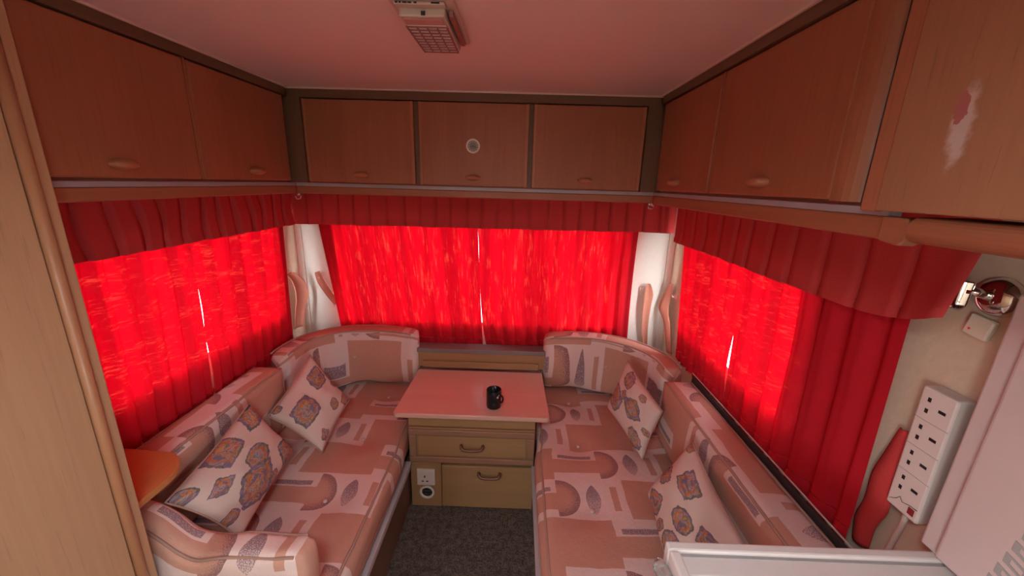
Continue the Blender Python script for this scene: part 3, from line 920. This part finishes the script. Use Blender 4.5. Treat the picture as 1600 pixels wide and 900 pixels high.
# side backrests
def side_back(s, y0, y1, nm, seed):
    r = thing('backrest_cushion', 'long patterned box backrest along the %s-side wall' % nm, 'cushion', (s*.955, (y0+y1)/2, .42))
    xi, xo = .856, .982
    lo = (-xo, y0, .434) if s < 0 else (xi, y0, .434); hi = (-xi, y1, .722) if s < 0 else (xo, y1, .722)
    m = MB(); box_cushion(m, lo, hi, .022, (0, -s), .008, [], (10, 50, 16), .004, seed)
    m.build('cover', 'upholstery', r, True, weld=.0006)
    for xx in (xi+.006, xo-.006):
        pts = [(s*xx, y0+.014+(y1-y0-.028)*k/40, .719+.002*nz(k*.8, seed)) for k in range(41)]
        MB().tube(pts, .0045, 7).build('piping', 'piping_pink', r, True)
    for yy in (y1-.006,):
        MB().tube([(s*(xi+.006), yy, .716-k*.27/10) for k in range(11)], .0045, 7).build('piping', 'piping_pink', r, True)
side_back(-1, .94, 1.590, 'wardrobe', 2.07)
side_back(1, .63, 1.585, 'cooker', 3.41)

# curved corner backrests
def corner_back(s, nm, seed, ctrl):
    r = thing('corner_cushion', 'curved patterned backrest cushion wrapping the %s-side corner' % nm, 'cushion', (s*.7, 1.98, .42))
    pts = [Vector((x, y, 0)) for x, y in ctrl]; n = len(pts)-1
    def P(t):
        t = min(max(t, 0), 1); k = min(int(t*n), n-1); f = t*n-k
        p0, p1, p2, p3 = pts[max(k-1, 0)], pts[k], pts[k+1], pts[min(k+2, n)]
        return .5*((2*p1)+(-p0+p2)*f+(2*p0-5*p1+4*p2-p3)*f*f+(-p0+3*p1-3*p2+p3)*f*f*f)
    th, z0, z1 = .094, .432, .752
    NS, NP = 44, 40
    prof = []      # superellipse section (a: -1 front .. 1 back, b: -1 bottom .. 1 top)
    for k in range(NP+1):
        w = 2*PI*k/NP + PI/4
        ca, sa = math.cos(w), math.sin(w)
        e = .30
        prof.append((math.copysign(abs(ca)**e, ca), math.copysign(abs(sa)**e, sa)))
    plen = 2*(th+z1-z0); total = sum((P((i+1)/40)-P(i/40)).length for i in range(40))
    def fn(u, v):
        t = u; c = P(t)
        d = (P(min(t+.01, 1))-P(max(t-.01, 0))).normalized(); nr = Vector((-d.y, d.x, 0))
        if nr.dot(Vector((0, -1, 0))+Vector((-s*.6, 0, 0))) < 0: nr = -nr      # towards the room
        k = min(int(round(v*NP)), NP); a, b = prof[k]
        e = min(u, 1-u)/.045
        sc = 1.0 if e >= 1 else math.sqrt(max(0, 1-(1-e)**2))*.9+.1
        sz = 1.0 if e >= 1 else .82+.18*math.sqrt(max(0, 1-(1-e)**2))
        bulge = 1+.16*(1-b*b)*(1 if a > 0 else .2)
        p = c + nr*(a*th/2*sc*bulge)
        zc, hz = (z0+z1)/2, (z1-z0)/2
        z = zc + b*hz*sz
        z += (-.018*(abs(2*u-1)**3) if b > 0 else .006*math.sin(u*19+seed))
        w3 = Vector((p.x, p.y, z))
        w3 += Vector((nz(p.x*7, p.y*7, z*7+seed), nz(p.x*7+5, p.y*7, z*7+seed), nz(p.x*7, p.y*7+5, z*7+seed)))*.006
        bd = (u-.42)**2*1.0*total*total + (z-.59)**2
        if a > .5: w3 -= nr*.016*math.exp(-bd/.0025)
        return w3
    m = MB(); m.grid(fn, NS, NP, total, plen, seed, seed*.3)
    m.f.append(tuple(j*(NS+1) for j in range(NP))); m.f.append(tuple(j*(NS+1)+NS for j in reversed(range(NP))))
    m.build('cover', 'upholstery', r, True, weld=.0004)
    for av, off in ((.93, 1), (-.93, 1)):
        line = []
        for i in range(2, 43):
            u = i/44; c = P(u); d = (P(min(u+.01, 1))-P(max(u-.01, 0))).normalized(); nr = Vector((-d.y, d.x, 0))
            if nr.dot(Vector((0, -1, 0))+Vector((-s*.6, 0, 0))) < 0: nr = -nr
            p = c+nr*(av*th/2)
            z = z1-.005-.018*(abs(2*u-1)**3)
            line.append((p.x, p.y, z-(.04*(1-min(u, 1-u)/.06)**2 if min(u, 1-u) < .06 else 0)))
        MB().tube(line, .0045, 7).build('piping', 'piping_pink', r, True)
    u = .42; c = P(u); d = (P(u+.01)-P(u-.01)).normalized(); nr = Vector((-d.y, d.x, 0))
    if nr.dot(Vector((0, -1, 0))+Vector((-s*.6, 0, 0))) < 0: nr = -nr
    button(r, c+nr*(th/2-.004)+Vector((0, 0, .595)), nr, .009)
corner_back(-1, 'wardrobe', .55, [(-.352, 2.030), (-.50, 2.040), (-.64, 2.036), (-.775, 1.995), (-.87, 1.905), (-.92, 1.80), (-.935, 1.665)])
corner_back(1, 'cooker', 4.2, [(.352, 2.045), (.50, 2.045), (.64, 2.022), (.765, 1.965), (.86, 1.875), (.915, 1.77), (.935, 1.660)])

# upright cushion at the near end of the wardrobe-side bench
r = thing('end_cushion', 'rumpled pale patterned box cushion standing on edge against the wardrobe', 'cushion', (-.60, .78, .43))
def rumple(w):
    t = (w.z-.43)/.2
    if t > 0:
        w.z += t*(.060*math.exp(-((w.x+.85)/.13)**2) - .020*math.exp(-((w.x+.63)/.07)**2)) + t*.010*nz(w.x*12, w.y*9, 3)
        w.y += t*(.05*math.exp(-((w.x+.85)/.12)**2)) + .012*t*nz(w.x*9, 2.2, w.z*6)
    return w
m = MB(); box_cushion(m, (-.86, .775, .432), (-.350, .860, .605), .022, (1, -1), .010, [], (34, 12, 20), .007, 1.36, rumple)
m.build('cover', 'upholstery_lit', r, True, weld=.0006)
for yy in (.780, .854):
    pts = [rumple(Vector((-.84+.475*k/30, yy, .600))) for k in range(31)]
    MB().tube(pts, .0042, 7).build('piping', 'piping_pink', r, True)

# scatter pillows from their four corners (top, right, bottom, left)
def pillow(label, A, Bc, Cc, D, thick, mat, toward, seed):
    A, Bc, Cc, D = map(Vector, (A, Bc, Cc, D))
    ctr = (A+Bc+Cc+D)/4
    r = thing('scatter_pillow', label, 'pillow', tuple(Vector((ctr.x, ctr.y, min(A.z, Bc.z, Cc.z, D.z)))))
    nrm = (Cc-A).cross(D-Bc).normalized()
    if nrm.dot(Vector(toward)) < 0: nrm = -nrm
    N = 26
    def mid(u, v):
        # edges drawn in between the corners
        uu = u + (.5-u)*.07*math.sin(PI*v)
        vv = v + (.5-v)*.07*math.sin(PI*u)
        return (A*(1-uu)+Bc*uu)*(1-vv) + (D*(1-uu)+Cc*uu)*vv
    def side(sg):
        def fn(u, v):
            a = max(0, 1-(2*u-1)**2); b = max(0, 1-(2*v-1)**2)
            t = thick*.5*(a*b)**.42
            p = mid(u, v)
            k = .010*(a*b)**.5
            w = sg*t + k*nz(u*5, v*5, seed) + .006*(a*b)**.3*math.sin(7*u+5*v+seed)
            return p + nrm*w
        return fn
    m = MB(); m.grid(side(1), N, N, 1, 1); m.grid(side(-1), N, N, 1, 1)
    m.build('cover', mat, r, True, weld=.0005)
    line = []
    for k in range(4*18):
        e, f = divmod(k, 18); f /= 18
        u, v = [(f, 0), (1, f), (1-f, 1), (0, 1-f)][e]
        line.append(mid(u, v))
    line.append(line[0])
    MB().tube(line, .0032, 6).build('seam', 'piping_pink', r, True)
    return r
PB = (.70, .56, .50)
m_scatter('print_a', PB, [(.30, .22, .125, 'square', .1), (.45, .74, .155, 'square', .05), (.80, .35, .075, 'round', 0), (.93, .10, .09, 'diamond', .3), (.93, .80, .07, 'diamond', .2), (.05, .90, .055, 'round', 0), (.60, .05, .05, 'round', 0)], 1.7)
m_scatter('print_b', PB, [(.48, .44, .125, 'round', 0), (.22, .22, .0, 'round', 0), (.10, .55, .14, 'diamond', .6), (.72, .62, .16, 'square', .5), (.85, .10, .13, 'square', .3), (.90, .45, .06, 'round', 0), (.35, .82, .08, 'diamond', .2), (.10, .97, .08, 'round', 0), (.12, .12, .10, 'square', .2), (.72, .95, .06, 'round', 0)], 4.3)
m_scatter('print_c', (.68, .53, .48), [(.18, .62, .16, 'square', .4), (.62, .45, .15, 'diamond', .1), (.62, .45, .10, 'square', .75), (.82, .82, .12, 'round', 0), (.30, .15, .10, 'square', .2), (.70, .12, .06, 'round', 0), (.38, .40, .07, 'diamond', 0), (.95, .55, .05, 'round', 0)], 7.9)
m_scatter('print_d', (.70, .56, .50), [(.40, .22, .105, 'square', .1), (.14, .50, .085, 'square', .3), (.68, .52, .12, 'round', 0), (.30, .86, .135, 'diamond', .2), (.90, .32, .10, 'diamond', .2), (.86, .80, .12, 'round', 0), (.05, .05, .05, 'round', 0), (.62, .88, .07, 'round', 0)], 11.2)
pillow('cream scatter pillow with two large square medallions, propped in front of the wardrobe-side curved backrest', (-.785, 1.69, .735), (-.610, 1.68, .510), (-.600, 1.375, .450), (-.838, 1.420, .580), .095, 'print_a', (.5, -.8, .6), 1.0)
pillow('cream scatter pillow with a round toothed medallion, slumped beside the corner shelf', (-.808, 1.290, .722), (-.698, 1.345, .474), (-.640, .945, .470), (-.788, .890, .650), .108, 'print_b', (1, -.1, .6), 2.0)
pillow('pink scatter pillow leaning in front of the cooker-side curved backrest', (.745, 1.765, .725), (.815, 1.455, .645), (.735, 1.395, .452), (.650, 1.70, .505), .095, 'print_c', (-1, -.4, .5), 3.0)
pillow('cream scatter pillow with orange medallions, behind the white cooker', (.820, 1.195, .695), (.800, .755, .655), (.665, .93, .462), (.692, 1.195, .465), .090, 'print_d', (-1, -.2, .6), 4.0)

# ------------------------------------------------------------------ chest of drawers
ch = thing('chest_of_drawers', 'low wooden chest with overhanging pink-brown top between the benches', 'drawers', (0, 1.8, 0))
m = MB(); m.box(-.294, -.276, 1.590, 1.99, .002, .508); m.box(.276, .294, 1.590, 1.99, .002, .508); m.box(-.275, .275, 1.97, 1.99, .002, .508)
m.box(-.275, .275, 1.596, 1.969, .250, .262); m.box(-.275, .275, 1.596, 1.969, .498, .508); m.box(-.275, .275, 1.596, 1.969, .002, .014)
m.build('carcass', 'drawer_wood', ch)
B(-.294, .294, 1.574, 1.590, .452, .508).build('top_rail', 'drawer_wood', ch, bevel=.002)
m = MB(); poly = []
for cx, cy, a0 in ((.338, 1.562, -PI/2), (.338, 1.975, 0), (-.338, 1.975, PI/2), (-.338, 1.562, PI)):
    rr = .018 if cy < 1.7 else .006
    for k in range(6):
        w = a0+PI/2*k/5; poly.append((cx+rr*math.cos(w), cy+rr*math.sin(w)))
m.prism(poly, 'z', .510, .534); m.build('tabletop', 'table_laminate', ch, bevel=.005)
# framed upper drawer
dr = MB()
dr.box(-.292, .296, 1.566, 1.588, .266, .448); dr = dr.build('drawer', 'drawer_wood', ch, bevel=.004)
m = MB()
for (a, b, c, d) in ((-.290, .294, .268, .300), (-.290, .294, .414, .446), (-.290, -.256, .3005, .4135), (.260, .294, .3005, .4135)):
    m.box(a, b, 1.553, 1.5655, c, d)
m.build('frame_moulding', 'moulding_wood', dr, bevel=.005, seg=2)
B(-.250, .254, 1.561, 1.5655, .306, .408).build('panel', 'drawer_wood', dr, bevel=.002)
def bail(cx, y, z, par):
    pts = [(cx-.050, y, z), (cx-.050, y-.014, z-.003), (cx-.044, y-.020, z-.010), (cx-.030, y-.022, z-.013), (cx, y-.023, z-.014), (cx+.030, y-.022, z-.013), (cx+.044, y-.020, z-.010), (cx+.050, y-.014, z-.003), (cx+.050, y, z)]
    MB().tube(pts, [.0075, .008, .0075, .0065, .006, .0065, .0075, .008, .0075], 8).build('handle', 'bronze_pull', par, True)
bail(.004, 1.561, .366, dr)
fl = B(-.142, .296, 1.566, 1.588, .010, .246).build('drawer', 'drawer_wood', ch, bevel=.003)
bail(.086, 1.566, .212, fl)
B(-.292, -.146, 1.572, 1.590, .004, .262).build('socket_panel', 'drawer_wood', ch, bevel=.001)

so = thing('wall_socket', 'white square three-pin socket on the chest front', 'socket', (-.218, 1.5715, .178))
B(-.261, -.175, 1.562, 1.5715, .132, .222).build('plate', 'white_plastic', so, bevel=.003)
for x, z, w, h in ((-.224, .182, .003, .006), (-.234, .156, .005, .003), (-.212, .156, .005, .003)):
    B(x-w, x+w, 1.5612, 1.5625, z-h, z+h).build('pin_hole', 'black_hole', so)
B(-.195, -.183, 1.558, 1.5625, .185, .207).build('switch', 'white_plastic', so, bevel=.001)
ro = thing('round_outlet', 'round white outlet with a dark centre below the chest socket', 'outlet', (-.216, 1.5715, .088))
MB().lathe((-.216, 1.5715, .088), (0, -1, 0), [(.037, 0), (.037, .006), (.034, .009), (.027, .008), (.025, .002)], 28).build('ring', 'white_plastic', ro, True)
MB().lathe((-.216, 1.5715, .088), (0, -1, 0), [(.0249, 0), (.0249, .003)], 24).build('socket_hole', 'black_hole', ro)
for z in (.078, .096):
    B(-.236, -.196, 1.5665, 1.5685, z-.0018, z+.0018).build('contact', 'chrome', ro)

# mug
mg = thing('mug', 'black glazed mug standing on the chest top', 'mug', (.098, 1.625, .534))
MB().lathe((.098, 1.625, .5345), (0, 0, 1), [(.030, 0), (.0335, .003), (.035, .008), (.035, .088), (.0335, .091), (.0315, .088), (.031, .012), (.004, .010)], 32).build('body', 'black_glaze', mg, True)
pts = []
for k in range(13):
    w = -PI*.5+PI*k/12
    pts.append((.098+.030+.013*math.cos(w), 1.612, .582+.020*math.sin(w)))
MB().tube(pts, .0045, 8).build('handle', 'black_glaze', mg, True)
m = MB(); m.obox((.117, 1.5942, .600), (.84, .54, 0), (0, 0, 1), (.54, -.84, 0), .004, .0045, .0006); m.obox((.122, 1.5975, .608), (.78, .62, 0), (0, 0, 1), (.62, -.78, 0), .002, .002, .0006)
m.build('print', 'white_plastic', mg)

# ------------------------------------------------------------------ cooker with raised lid
ck = thing('cooker', 'white enamelled cooker top with its lid raised against the wall', 'cooker', (.77, .25, 0))
CX0, CX1, CY0, CY1, CZ = .487, 1.03, -.10, .600, .900
B(CX0+.012, CX1, CY0, CY1-.012, .002, .840).build('body', 'white_enamel', ck)
m = MB()
m.box(CX0, CX1, CY1-.020, CY1, .842, CZ); m.box(CX0, CX0+.020, CY0, CY1-.0205, .842, CZ)
m.build('raised_lip', 'white_enamel', ck, bevel=.004)
m = MB()
m.box(CX0+.0205, CX1-.03, CY1-.062, CY1-.0205, .842, CZ-.008); m.box(CX0+.0205, CX0+.046, CY0, CY1-.0625, .842, CZ-.008); m.box(.885, CX1-.03, CY0, CY1-.0625, .842, CZ-.008)
m.build('hob_surround', 'white_enamel_marked', ck, bevel=.002)
B(CX0+.047, .884, CY0, CY1-.063, .842, .872).build('hob_well', 'beech_x', ck)
m = MB(); m.box(CX0+.0205, CX1-.03, CY1-.0265, CY1-.0206, CZ-.0082, CZ-.0072); m.build('sealant', 'grey_marking', ck)
m = MB(); m.tube([(CX0-.010, .545, .868), (CX0-.014, .575, .862), (CX0-.008, .596, .852)], [.012, .014, .009], 8); m.box(CX0-.020, CX0-.0005, .52, .575, .846, .872)
m.build('corner_guard', 'clear_plastic', ck, bevel=.002)
# lid: hinged along the wall, leaning back
ld = None
def lidp(y, h, d):          # h up the lid, d towards the room
    lean = .08
    return Vector((1.000+h*math.sin(lean)*.30-d, y, .902+h))
def lid_slab(y0, y1, h0, h1, d0, d1):
    m = MB(); b = len(m.v)
    for h in (h0, h1):
        for (y, d) in ((y0, d0), (y1, d0), (y1, d1), (y0, d1)):
            m.v.append(tuple(lidp(y, h, d)))
    m.f += [(0, 3, 2, 1), (4, 5, 6, 7), (0, 1, 5, 4), (1, 2, 6, 5), (2, 3, 7, 6), (3, 0, 4, 7)]
    return m
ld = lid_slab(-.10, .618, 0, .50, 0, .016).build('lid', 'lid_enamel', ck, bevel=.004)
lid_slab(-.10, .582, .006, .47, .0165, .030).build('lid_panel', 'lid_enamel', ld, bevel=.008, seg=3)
for k in range(7):
    h = .040+.026*k; y = .492-.004*k
    m = MB(); m.uv = {}
    fr = [(-.018, -.010), (.016, .000), (.016, .018), (-.018, .008)]
    inn = [(-.009, -.003), (.008, .003), (.008, .012), (-.009, .006)]
    for (yy, hh) in fr: m.v.append(tuple(lidp(y+yy, h+hh, .0304)))
    for (yy, hh) in inn: m.v.append(tuple(lidp(y+yy, h+hh, .0304)))
    for (yy, hh) in fr: m.v.append(tuple(lidp(y+yy, h+hh, .0312)))
    for (yy, hh) in inn: m.v.append(tuple(lidp(y+yy, h+hh, .0312)))
    for a in range(4):
        c = (a+1) % 4
        m.f += [(8+a, 8+c, 12+c, 12+a), (a, c, 8+c, 8+a), (4+c, 4+a, 12+a, 12+c)]
    m.build('printed_mark', 'grey_marking', ld)

# ------------------------------------------------------------------ power strip
ps = thing('power_strip', 'white four-way power strip fixed upright on the wall', 'power strip', (1.045, .69, .90))
PX = 1.012
B(PX, 1.0485, .656, .722, .902, 1.182).build('casing', 'white_plastic', ps, bevel=.004)
for k in range(3):
    z = 1.115-.0605*k
    B(PX-.0004, PX+.001, .657, .721, z-.0005, z+.0005).build('joint_line', 'grey_marking', ps)
for k in range(4):
    z = 1.146-.0605*k
    for yy, zz, w, h in ((.703, .013, .003, .0045), (.703, -.011, .003, .0045), (.676, .0, .0065, .003)):
        B(PX-.0006, PX+.001, yy-w, yy+w, z+zz-h, z+zz+h).build('pin_hole', 'black_hole', ps)
B(PX-.0012, PX+.001, .664, .676, .913, .928).build('neon_switch', 'red_neon', ps)
MB().tube([(PX-.0002, .716, .915), (PX-.0006, .703, .924), (PX-.0006, .697, .934), (PX-.0006, .690, .926), (PX-.0006, .676, .931), (PX-.0006, .660, .932)], .0006, 5).build('pen_mark', 'black_hole', ps)
MB().tube([(1.030, .690, .903), (1.030, .691, .87), (1.031, .698, .82), (1.034, .708, .76), (1.036, .716, .70)], .0055, 8).build('cable', 'cable_white', ps, True)

# chrome robe hook / lamp bracket and switch
ch2 = thing('wall_lamp', 'chrome domed wall fitting with a hooked arm by the valance end', 'wall lamp', (1.05, .68, 1.37))
MB().lathe((1.0495, .680, 1.378), (-1, 0, 0), [(.036, 0), (.036, .004), (.033, .012), (.026, .019), (.014, .023), (.003, .024)], 36).build('dome', 'chrome', ch2, True)
MB().tube([(1.028, .682, 1.380), (1.014, .690, 1.384), (1.002, .698, 1.384)], [.009, .0085, .008], 14).build('arm', 'chrome', ch2, True)
WD = Vector((.62, -.78, 0)).normalized(); ND = Vector((-.78, -.62, 0)).normalized()
def hookfn(u, v):
    c0 = Vector((.998, .702, 1.402))
    if v < .6:
        p = c0 + Vector((0, 0, -.042*v/.6))
    else:
        w = (v-.6)/.4*PI*.95
        p = c0 + Vector((0, 0, -.042-.011*math.sin(w))) + (ND*.011-WD*.006)*(1-math.cos(w))
    wd = .030*(1-.30*v)
    return p + WD*(u-.5)*wd + ND*.003*math.cos((u-.5)*PI)
m = MB(); m.grid(hookfn, 10, 30); ho = m.build('hook', 'chrome', ch2, True)
ho.modifiers.new('thickness', 'SOLIDIFY').thickness = .004
sw = thing('switch_plate', 'small cream square switch under the chrome wall fitting', 'switch', (1.05, .686, 1.318))
m = MB(); m.obox((1.043, .690, 1.318), (1, 0, 0), (0, .98, .18), (0, -.18, .98), .006, .020, .020); m.build('plate', 'cream_clock', sw, bevel=.003)
m = MB(); m.lathe((1.037, .701, 1.312), (-1, 0, 0), [(.0022, 0), (.0022, .0012)], 10); m.build('screw', 'chrome', sw)
